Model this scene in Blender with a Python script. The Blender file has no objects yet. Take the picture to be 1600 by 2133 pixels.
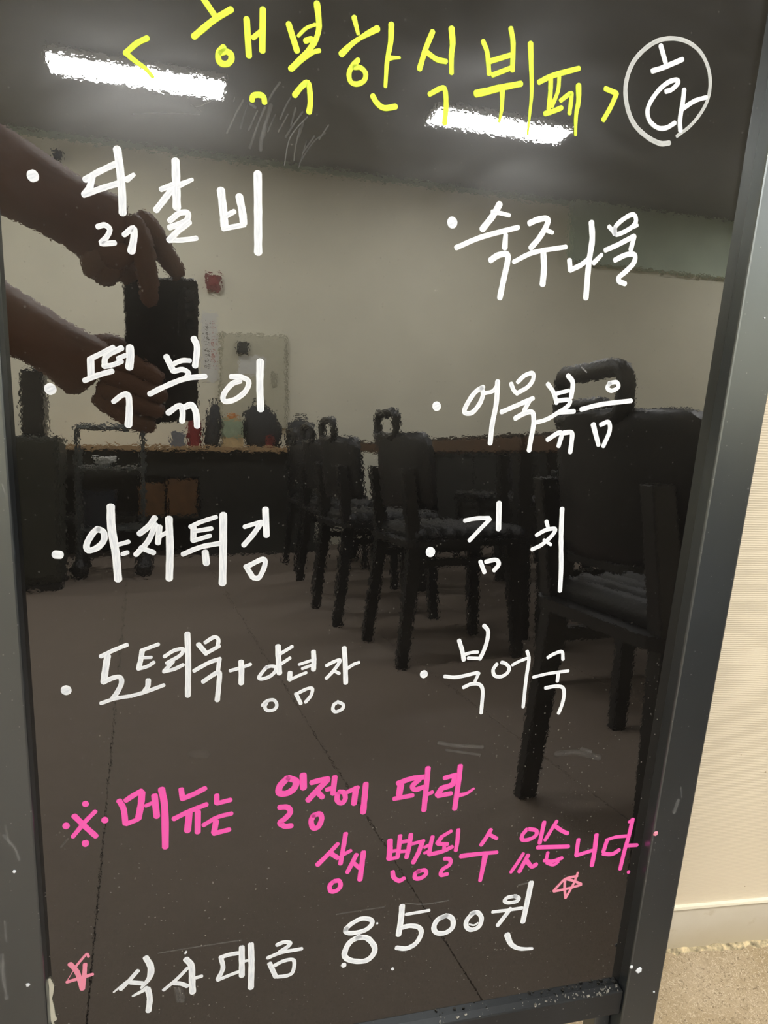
import bpy, bmesh, math, random
from mathutils import Vector, Matrix
random.seed(7)
S = bpy.context.scene
COL = S.collection
PI = math.pi

# ------------------------------------------------------------------ camera
cam_data = bpy.data.cameras.new('camera')
cam = bpy.data.objects.new('camera', cam_data)
COL.objects.link(cam)
CAMR = ((0.9817, 0.0204, 0.1893), (-0.1628, -0.4264, 0.8898), (0.0989, -0.9043, -0.4153))   # columns: right, down, forward
cam.matrix_world = Matrix(((CAMR[0][0], -CAMR[0][1], -CAMR[0][2], 0), (CAMR[1][0], -CAMR[1][1], -CAMR[1][2], 0),
                           (CAMR[2][0], -CAMR[2][1], -CAMR[2][2], 0.78), (0, 0, 0, 1)))
cam_data.sensor_fit = 'VERTICAL'
cam_data.sensor_height = 36.0
cam_data.lens = 1560.0 * 36.0 / 2133.0
cam_data.clip_start = 0.005
S.camera = cam

# ------------------------------------------------------------------ world, exposure
wd = bpy.data.worlds.new('world'); S.world = wd; wd.use_nodes = True
wd.node_tree.nodes['Background'].inputs[0].default_value = (0.9, 0.95, 1.0, 1)
wd.node_tree.nodes['Background'].inputs[1].default_value = 0.02
S.view_settings.view_transform = 'Standard'
S.view_settings.look = 'None'
S.view_settings.gamma = 1.0
S.view_settings.use_curve_mapping = False
S.view_settings.exposure = 0.0
LAMP_STRENGTH = 82.0

# ------------------------------------------------------------------ materials
def new_mat(name):
    m = bpy.data.materials.new(name); m.use_nodes = True
    nt = m.node_tree; b = nt.nodes['Principled BSDF']
    return m, nt, b
def N(nt, kind, **kw):
    n = nt.nodes.new(kind)
    for k, v in kw.items():
        if hasattr(n, k): setattr(n, k, v)
        else: n.inputs[k.replace('_', ' ')].default_value = v
    return n
def L(nt, a, b): nt.links.new(a, b)
def ramp(nt, fac, stops):
    r = nt.nodes.new('ShaderNodeValToRGB'); L(nt, fac, r.inputs[0])
    e = r.color_ramp.elements
    while len(e) < len(stops): e.new(0.5)
    for el, (p, c) in zip(e, stops):
        el.position = p; el.color = (c[0], c[1], c[2], 1) if not isinstance(c, (int, float)) else (c, c, c, 1)
    return r.outputs[0]
def noise(nt, scale, detail=3, rough=0.55, vec=None, dist=0.0):
    n = nt.nodes.new('ShaderNodeTexNoise')
    n.inputs['Scale'].default_value = scale; n.inputs['Detail'].default_value = detail
    n.inputs['Roughness'].default_value = rough; n.inputs['Distortion'].default_value = dist
    if vec is not None: L(nt, vec, n.inputs['Vector'])
    return n.outputs['Fac']
def objco(nt): return nt.nodes.new('ShaderNodeTexCoord').outputs['Object']
def mapping(nt, vec, scale):
    m = nt.nodes.new('ShaderNodeMapping'); L(nt, vec, m.inputs[0]); m.inputs['Scale'].default_value = scale; return m.outputs[0]
def bump(nt, h, dist, strength=1.0):
    b = nt.nodes.new('ShaderNodeBump'); L(nt, h, b.inputs['Height'])
    b.inputs['Distance'].default_value = dist; b.inputs['Strength'].default_value = strength
    return b.outputs[0]
def math_(nt, op, a, b=None, c=None):
    n = nt.nodes.new('ShaderNodeMath'); n.operation = op
    for i, v in enumerate((a, b, c)):
        if v is None: continue
        if isinstance(v, (int, float)): n.inputs[i].default_value = v
        else: L(nt, v, n.inputs[i])
    return n.outputs[0]
def mixc(nt, f, a, b):
    n = nt.nodes.new('ShaderNodeMix'); n.data_type = 'RGBA'
    for i, v in ((0, f), (6, a), (7, b)):
        if isinstance(v, (int, float)): n.inputs[i].default_value = v
        elif isinstance(v, tuple): n.inputs[i].default_value = (*v, 1)
        else: L(nt, v, n.inputs[i])
    return n.outputs[2]
def simple(name, col, rough=0.5, var=0.12, scale=30, bumpd=0.0, metal=0.0, ior=1.5):
    """a plain procedural material: colour with a little mottling, optional fine relief"""
    m, nt, b = new_mat(name); co = objco(nt)
    f = noise(nt, scale, 4, vec=co)
    L(nt, ramp(nt, f, [(0.3, tuple(c * (1 - var) for c in col)), (0.7, tuple(min(1, c * (1 + var)) for c in col))]), b.inputs['Base Color'])
    b.inputs['Roughness'].default_value = rough; b.inputs['Metallic'].default_value = metal; b.inputs['IOR'].default_value = ior
    if bumpd: L(nt, bump(nt, noise(nt, scale * 6, 3, vec=co), bumpd), b.inputs['Normal'])
    return m
def specks(nt, co, scale, size, seedvec=(0, 0, 0)):
    mp = nt.nodes.new('ShaderNodeMapping'); L(nt, co, mp.inputs[0]); mp.inputs['Location'].default_value = seedvec
    v = nt.nodes.new('ShaderNodeTexVoronoi'); v.inputs['Scale'].default_value = scale; L(nt, mp.outputs[0], v.inputs['Vector'])
    big = math_(nt, 'POWER', nt.nodes.new('ShaderNodeSeparateColor').outputs[0], 1) if False else None
    sc = nt.nodes.new('ShaderNodeSeparateColor'); L(nt, v.outputs['Color'], sc.inputs[0])
    rad = math_(nt, 'MULTIPLY', math_(nt, 'POWER', sc.outputs[0], 5.0), size)
    return math_(nt, 'LESS_THAN', v.outputs['Distance'], rad)

def mat_panel():
    m, nt, b = new_mat('black_glossy_panel'); co = objco(nt); out = nt.nodes['Material Output']
    b.inputs['Base Color'].default_value = (0.0035, 0.0032, 0.003, 1)
    b.inputs['Roughness'].default_value = 0.012
    b.inputs['IOR'].default_value = PANEL_IOR
    # orange-peel waviness of the moulded sheet
    h1 = noise(nt, 360, 2, 0.5, co); h2 = noise(nt, 60, 1, 0.5, co)
    hh = math_(nt, 'ADD', h1, math_(nt, 'MULTIPLY', h2, 0.9))
    L(nt, bump(nt, hh, 0.0000068), b.inputs['Normal'])
    # wiped smears make a wider, weaker lobe
    w = nt.nodes.new('ShaderNodeBsdfPrincipled')
    w.inputs['Base Color'].default_value = (0.012, 0.011, 0.0105, 1); w.inputs['Roughness'].default_value = 0.21; w.inputs['IOR'].default_value = PANEL_IOR
    sm = ramp(nt, noise(nt, 9, 5, 0.6, mapping(nt, co, (1, 1, 2.2)), 0.8), [(0.36, 0.07), (0.78, 0.22)])
    sz = nt.nodes.new('ShaderNodeSeparateXYZ'); L(nt, co, sz.inputs[0])
    sm = math_(nt, 'MULTIPLY', sm, ramp(nt, sz.outputs[2], [(0.60, 0.4), (0.80, 1.15)]))      # wiped most often around the heading
    mx = nt.nodes.new('ShaderNodeMixShader'); L(nt, sm, mx.inputs[0]); L(nt, b.outputs[0], mx.inputs[1]); L(nt, w.outputs[0], mx.inputs[2])
    # dust
    d = nt.nodes.new('ShaderNodeBsdfDiffuse'); d.inputs[0].default_value = (0.45, 0.42, 0.36, 1)
    dens = ramp(nt, math_(nt, 'SUBTRACT', noise(nt, 6, 3, vec=co), math_(nt, 'MULTIPLY', nt.nodes.new('ShaderNodeSeparateXYZ').outputs[2], 0.0)), [(0.35, 0.25), (0.7, 1.0)])
    sx = nt.nodes.new('ShaderNodeSeparateXYZ'); L(nt, co, sx.inputs[0])
    low = ramp(nt, sx.outputs[2], [(0.22, 1.0), (0.52, 0.22)])
    dust = math_(nt, 'MAXIMUM', specks(nt, co, 190, 0.12), specks(nt, co, 420, 0.24, (3.1, 0.7, 1.3)))
    dust = math_(nt, 'MULTIPLY', dust, math_(nt, 'MULTIPLY', math_(nt, 'MULTIPLY', dens, low), 0.55))
    mx2 = nt.nodes.new('ShaderNodeMixShader'); L(nt, dust, mx2.inputs[0]); L(nt, mx.outputs[0], mx2.inputs[1]); L(nt, d.outputs[0], mx2.inputs[2])
    L(nt, mx2.outputs[0], out.inputs[0])
    return m
PANEL_IOR = 2.5
def mat_frame(name='black_painted_frame', rough=0.30, ior=2.8, dusty=0.0):
    m, nt, b = new_mat(name); co = objco(nt)
    f = noise(nt, 14, 6, 0.65, mapping(nt, co, (1, 1, 0.35)))
    c1 = ramp(nt, f, [(0.35, (0.007, 0.008, 0.010)), (0.75, (0.018, 0.020, 0.024))])
    dust = math_(nt, 'MULTIPLY', math_(nt, 'MAXIMUM', specks(nt, co, 150, 0.08), specks(nt, co, 380, 0.2, (1.7, 2.2, 0.4))), 0.4)
    c1 = mixc(nt, dusty, c1, (0.11, 0.10, 0.085))
    L(nt, mixc(nt, dust, c1, (0.4, 0.4, 0.38)), b.inputs['Base Color'])
    b.inputs['Roughness'].default_value = rough; b.inputs['IOR'].default_value = ior; b.inputs['Specular Tint'].default_value = (0.88, 0.96, 1.0, 1)
    L(nt, bump(nt, noise(nt, 260, 3, vec=co), 0.00004), b.inputs['Normal'])
    return m
def mat_ink(name, col, thin, amount):
    """marker ink: dense at the stroke's edges, thinner and streaky along its middle (UV: u along, v across)"""
    m, nt, b = new_mat(name)
    uv = nt.nodes.new('ShaderNodeTexCoord').outputs['UV']
    sx = nt.nodes.new('ShaderNodeSeparateXYZ'); L(nt, uv, sx.inputs[0])
    v = math_(nt, 'ABSOLUTE', sx.outputs[1])
    mid = ramp(nt, v, [(0.35, 1.0), (0.85, 0.0)])
    st = ramp(nt, noise(nt, 1.0, 4, 0.6, mapping(nt, uv, (0.16, 2.6, 1))), [(0.38, 0.0), (0.66, 1.0)])
    fac = math_(nt, 'MULTIPLY', math_(nt, 'MULTIPLY', mid, st), amount)
    L(nt, mixc(nt, fac, col, thin), b.inputs['Base Color'])
    b.inputs['Roughness'].default_value = 0.55; b.inputs['IOR'].default_value = 1.4
    return m
def mat_smear(op):
    m, nt, b = new_mat('chalk_smear_%d' % int(op * 100)); out = nt.nodes['Material Output']
    uv = nt.nodes.new('ShaderNodeTexCoord').outputs['UV']
    sx = nt.nodes.new('ShaderNodeSeparateXYZ'); L(nt, uv, sx.inputs[0])
    v = ramp(nt, math_(nt, 'ABSOLUTE', sx.outputs[1]), [(0.1, 1.0), (1.0, 0.0)])
    st = ramp(nt, noise(nt, 1.0, 4, 0.6, mapping(nt, uv, (0.12, 2.2, 1))), [(0.35, 0.1), (0.7, 1.0)])
    t = nt.nodes.new('ShaderNodeBsdfTransparent'); d = nt.nodes.new('ShaderNodeBsdfDiffuse'); d.inputs[0].default_value = (0.5, 0.5, 0.48, 1)
    mx = nt.nodes.new('ShaderNodeMixShader'); L(nt, math_(nt, 'MULTIPLY', math_(nt, 'MULTIPLY', v, st), op * 0.95), mx.inputs[0])
    L(nt, t.outputs[0], mx.inputs[1]); L(nt, d.outputs[0], mx.inputs[2]); L(nt, mx.outputs[0], out.inputs[0])
    nt.nodes.remove(b)
    return m
def mat_floor():
    m, nt, b = new_mat('fibrous_beige_floor'); g = nt.nodes.new('ShaderNodeNewGeometry').outputs['Position']
    base = ramp(nt, noise(nt, 14, 5, 0.6, g), [(0.3, (0.40, 0.305, 0.18)), (0.7, (0.50, 0.40, 0.275))])
    w1 = noise(nt, 170, 3, 0.6, g, 2.2); w2 = noise(nt, 240, 2, 0.5, g, 2.6)
    dark = ramp(nt, w1, [(0.34, 0.75), (0.44, 0.0)])
    lite = ramp(nt, w2, [(0.54, 0.0), (0.66, 0.75)])
    c = mixc(nt, dark, base, (0.16, 0.115, 0.065)); c = mixc(nt, lite, c, (0.72, 0.62, 0.46))
    stain = ramp(nt, noise(nt, 26, 5, 0.7, g), [(0.56, 0.0), (0.76, 0.6)])
    c = mixc(nt, stain, c, (0.22, 0.16, 0.09))
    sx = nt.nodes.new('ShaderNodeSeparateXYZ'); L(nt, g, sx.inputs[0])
    edge = ramp(nt, math_(nt, 'ADD', sx.outputs[1], math_(nt, 'MULTIPLY', noise(nt, 6, 3, vec=g), 0.15)), [(0.20, 0.0), (0.34, 1.0)])   # light difference put into the colour: paler by the wall, darker beyond
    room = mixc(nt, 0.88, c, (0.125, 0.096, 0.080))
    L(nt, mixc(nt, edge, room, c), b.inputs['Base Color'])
    b.inputs['Roughness'].default_value = 0.7
    L(nt, bump(nt, w1, 0.0012, 0.6), b.inputs['Normal'])
    return m
def mat_cladding():
    m, nt, b = new_mat('ribbed_beige_wall_panel'); g = nt.nodes.new('ShaderNodeNewGeometry').outputs['Position']
    base = ramp(nt, noise(nt, 5, 4, 0.6, g), [(0.3, (0.71, 0.62, 0.475)), (0.7, (0.75, 0.66, 0.51))])
    dirt = math_(nt, 'MULTIPLY', specks(nt, g, 60, 0.13, (0.4, 0, 0.2)), 0.7)
    c = mixc(nt, dirt, base, (0.3, 0.2, 0.1))
    st = ramp(nt, noise(nt, 1.0, 3, 0.6, mapping(nt, g, (30, 30, 420))), [(0.66, 0.0), (0.8, 0.35)])
    L(nt, mixc(nt, st, c, (0.58, 0.46, 0.30)), b.inputs['Base Color'])
    b.inputs['Roughness'].default_value = 0.5
    sx = nt.nodes.new('ShaderNodeSeparateXYZ'); L(nt, g, sx.inputs[0])
    rib = math_(nt, 'SINE', math_(nt, 'MULTIPLY', sx.outputs[2], 2 * PI / 0.0021))
    L(nt, bump(nt, math_(nt, 'ADD', rib, math_(nt, 'MULTIPLY', noise(nt, 300, 3, vec=g), 0.8)), 0.00011, 0.8), b.inputs['Normal'])
    return m
def mat_base():
    m, nt, b = new_mat('stained_grey_white_baseboard'); g = nt.nodes.new('ShaderNodeNewGeometry').outputs['Position']
    base = ramp(nt, noise(nt, 12, 5, 0.6, g), [(0.3, (0.54, 0.49, 0.40)), (0.7, (0.60, 0.555, 0.47))])
    st = ramp(nt, noise(nt, 26, 4, 0.65, g), [(0.56, 0.0), (0.70, 0.7)])
    sx = nt.nodes.new('ShaderNodeSeparateXYZ'); L(nt, g, sx.inputs[0])
    low = ramp(nt, sx.outputs[2], [(0.0, 0.55), (0.045, 0.0)])
    c = mixc(nt, st, base, (0.40, 0.33, 0.21)); c = mixc(nt, low, c, (0.46, 0.38, 0.23))
    L(nt, c, b.inputs['Base Color']); b.inputs['Roughness'].default_value = 0.55
    return m
def mat_emit(name, col, s):
    m, nt, b = new_mat(name)
    b.inputs['Base Color'].default_value = (0.9, 0.9, 0.9, 1)
    b.inputs['Emission Color'].default_value = (*col, 1); b.inputs['Emission Strength'].default_value = s
    return m
M = dict(
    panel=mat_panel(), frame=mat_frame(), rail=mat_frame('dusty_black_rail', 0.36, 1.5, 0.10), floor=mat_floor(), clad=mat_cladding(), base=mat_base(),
    white=mat_ink('white_ink', (0.80, 0.82, 0.85), (0.50, 0.53, 0.60), 0.75),
    thin_white=mat_ink('thin_white_ink', (0.50, 0.51, 0.50), (0.30, 0.31, 0.31), 0.8),
    yellow=mat_ink('yellow_ink', (0.67, 0.84, 0.04), (0.44, 0.58, 0.10), 0.6),
    pink=mat_ink('pink_ink', (0.86, 0.085, 0.43), (0.72, 0.16, 0.42), 0.7),
    pale_pink=mat_ink('pale_pink_ink', (0.80, 0.25, 0.36), (0.70, 0.32, 0.42), 0.6),
    cream=simple('cream_paint', (0.62, 0.58, 0.46), 0.7),
    crumb=simple('grey_crumbs', (0.26, 0.25, 0.22), 0.9, 0.7, 400),
    seam=simple('dark_subfloor', (0.02, 0.016, 0.012), 0.9),  # dark subfloor showing through the gaps between floor strips
    seal=simple('crumbly_sealant', (0.52, 0.43, 0.27), 0.9, 0.75, 130, 0.0012),
    lip=simple('cream_edge_strip', (0.90, 0.85, 0.70), 0.4, 0.03),
    wall=simple('beige_room_wall', (0.83, 0.79, 0.64), 0.8, 0.04, 3),
    ceiling=simple('grey_ceiling', (0.25, 0.245, 0.225), 0.9, 0.05, 5),
    soffit=simple('grey_green_soffit', (0.50, 0.58, 0.46), 0.8, 0.05, 5),
    lamp=mat_emit('lit_diffuser', (1.0, 0.995, 0.97), LAMP_STRENGTH),
    housing=simple('lamp_housing', (0.8, 0.8, 0.78), 0.4, 0.03),
    chair=simple('black_chair_vinyl', (0.009, 0.009, 0.010), 0.42, 0.2, 60),
    cushion=simple('black_seat_vinyl', (0.010, 0.010, 0.010), 0.62, 0.2, 60),
    leg=simple('black_chair_leg', (0.010, 0.010, 0.010), 0.4, 0.2, 60),
    edge=simple('brown_table_edge', (0.12, 0.062, 0.03), 0.5, 0.25, 40),
    tabletop=simple('dark_table_top', (0.05, 0.035, 0.025), 0.4, 0.2, 30),
    booth=simple('black_booth_vinyl', (0.014, 0.013, 0.013), 0.5, 0.2, 30),
    wood=simple('tan_wood_counter', (0.42, 0.27, 0.13), 0.5, 0.2, 25),
    dark=simple('dark_counter_front', (0.018, 0.019, 0.015), 0.7, 0.2, 20),
    card=simple('brown_cardboard', (0.20, 0.10, 0.04), 0.8, 0.2, 20),
    steel=simple('grey_cart_metal', (0.10, 0.11, 0.11), 0.4, 0.15, 30, metal=0.5),
    blue=simple('dark_blue_plastic', (0.012, 0.02, 0.035), 0.5),
    red=simple('red_enamel', (0.17, 0.02, 0.018), 0.45),
    darkred=simple('dark_red_tin', (0.22, 0.02, 0.02), 0.4),
    paper=simple('white_paper', (0.74, 0.73, 0.68), 0.8, 0.05),
    print_=simple('grey_print', (0.22, 0.20, 0.18), 0.8),
    printr=simple('red_print', (0.55, 0.25, 0.22), 0.8),
    door=simple('cream_cabinet_paint', (0.60, 0.57, 0.43), 0.5, 0.04),
    doorline=simple('cabinet_edge_paint', (0.40, 0.38, 0.28), 0.6),
    green=simple('pale_green_label', (0.30, 0.38, 0.26), 0.5, 0.2),
    tan=simple('tan_contents', (0.50, 0.38, 0.20), 0.6, 0.2),
    orange=simple('orange_lid', (0.55, 0.2, 0.04), 0.5),
    bag=simple('black_bag_cloth', (0.02, 0.021, 0.024), 0.75, 0.3, 20),
    greydoc=simple('blue_grey_box', (0.16, 0.17, 0.20), 0.7),
    cooler=simple('dark_olive_cooler', (0.022, 0.024, 0.015), 0.5),
    skin=simple('skin', (0.24, 0.125, 0.085), 0.5, 0.12, 40),
    shirt=simple('dark_shirt_cloth', (0.03, 0.03, 0.04), 0.85),
    trousers=simple('dark_trouser_cloth', (0.02, 0.02, 0.025), 0.85),
    hair=simple('black_hair', (0.01, 0.009, 0.008), 0.5),
    shoe=simple('black_shoe', (0.015, 0.015, 0.015), 0.5),
    phone=simple('black_phone_back', (0.01, 0.01, 0.011), 0.3),
    glass=simple('lens_glass', (0.004, 0.006, 0.012), 0.08),
)

# ------------------------------------------------------------------ mesh helpers
class MB:
    def __init__(s): s.v = []; s.f = []; s.uv = {}
    def add(s, vs, fs):
        o = len(s.v); s.v += [tuple(v) for v in vs]; s.f += [tuple(i + o for i in f) for f in fs]; return s
    def box(s, x0, x1, y0, y1, z0, z1, m=None):
        vs = [Vector((x, y, z)) for x in (x0, x1) for y in (y0, y1) for z in (z0, z1)]
        if m is not None: vs = [m @ v for v in vs]
        return s.add(vs, [(0, 1, 3, 2), (4, 6, 7, 5), (0, 4, 5, 1), (2, 3, 7, 6), (0, 2, 6, 4), (1, 5, 7, 3)])
    def loft(s, rings, cap=True, closed=True):
        n = len(rings[0]); o = len(s.v)
        for r in rings: s.v += [tuple(p) for p in r]
        for i in range(len(rings) - 1):
            for j in range(n if closed else n - 1):
                k = (j + 1) % n
                s.f.append((o + i * n + j, o + i * n + k, o + (i + 1) * n + k, o + (i + 1) * n + j))
        if cap:
            s.f.append(tuple(o + j for j in range(n))[::-1]); s.f.append(tuple(o + (len(rings) - 1) * n + j for j in range(n)))
        return s
    def tube(s, pts, rad, seg=10, closed=False):
        pts = [Vector(p) for p in pts]; rings = []; n = len(pts); up = None
        for i, p in enumerate(pts):
            a = pts[(i - 1) % n] if (i or closed) else p; b = pts[(i + 1) % n] if (i < n - 1 or closed) else p
            t = (b - a).normalized()
            if up is None: up = Vector((0, 0, 1)) if abs(t.z) < 0.9 else Vector((1, 0, 0))
            x = t.cross(up).normalized(); up = x.cross(t).normalized()
            r = rad[i] if isinstance(rad, (list, tuple)) else rad
            rings.append([p + (x * math.cos(2 * PI * k / seg) + up * math.sin(2 * PI * k / seg)) * r for k in range(seg)])
        if closed: rings.append(rings[0]); return s.loft(rings, cap=False)
        return s.loft(rings)
    def lathe(s, prof, c=(0, 0, 0), seg=24):
        return s.loft([[(c[0] + r * math.cos(2 * PI * k / seg), c[1] + r * math.sin(2 * PI * k / seg), c[2] + z) for k in range(seg)] for r, z in prof])
    def build(s, name, mat, parent=None, smooth=False, bevel=0.0, loc=None):
        me = bpy.data.meshes.new(name); me.from_pydata(s.v, [], s.f); me.update()
        bm = bmesh.new(); bm.from_mesh(me); bmesh.ops.recalc_face_normals(bm, faces=bm.faces); bm.to_mesh(me); bm.free()
        if mat is not None: me.materials.append(M[mat] if isinstance(mat, str) else mat)
        if smooth:
            for p in me.polygons: p.use_smooth = True
        o = bpy.data.objects.new(name, me); COL.objects.link(o)
        if parent is not None: o.parent = parent
        if loc is not None: o.location = loc
        if bevel:
            b = o.modifiers.new('bevel', 'BEVEL'); b.width = bevel; b.segments = 2; b.limit_method = 'ANGLE'
        return o
def tag(o, label=None, cat=None, group=None, kind=None):
    for k, v in (('label', label), ('category', cat), ('group', group), ('kind', kind)):
        if v: o[k] = v
    return o
def empty(name, loc=(0, 0, 0), rot=(0, 0, 0), parent=None):
    o = bpy.data.objects.new(name, None); COL.objects.link(o); o.location = loc; o.rotation_euler = rot
    o.empty_display_size = 0.05
    if parent is not None: o.parent = parent
    return o
def copy_tree(o, parent=None):
    c = o.copy(); COL.objects.link(c)
    if parent is not None: c.parent = parent
    for ch in list(o.children): copy_tree(ch, c)
    return c
def thing(name, label, cat, loc=(0, 0, 0), rot=(0, 0, 0), group=None): return tag(empty(name, loc, rot), label, cat, group)
def rrect(w, h, r, n=5):
    """rounded rectangle outline centred on the origin"""
    pts = []
    for cx, cy, a in ((w / 2 - r, h / 2 - r, 0), (-w / 2 + r, h / 2 - r, 90), (-w / 2 + r, -h / 2 + r, 180), (w / 2 - r, -h / 2 + r, 270)):
        for k in range(n + 1):
            t = math.radians(a + 90 * k / n); pts.append((cx + r * math.cos(t), cy + r * math.sin(t)))
    return pts

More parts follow.
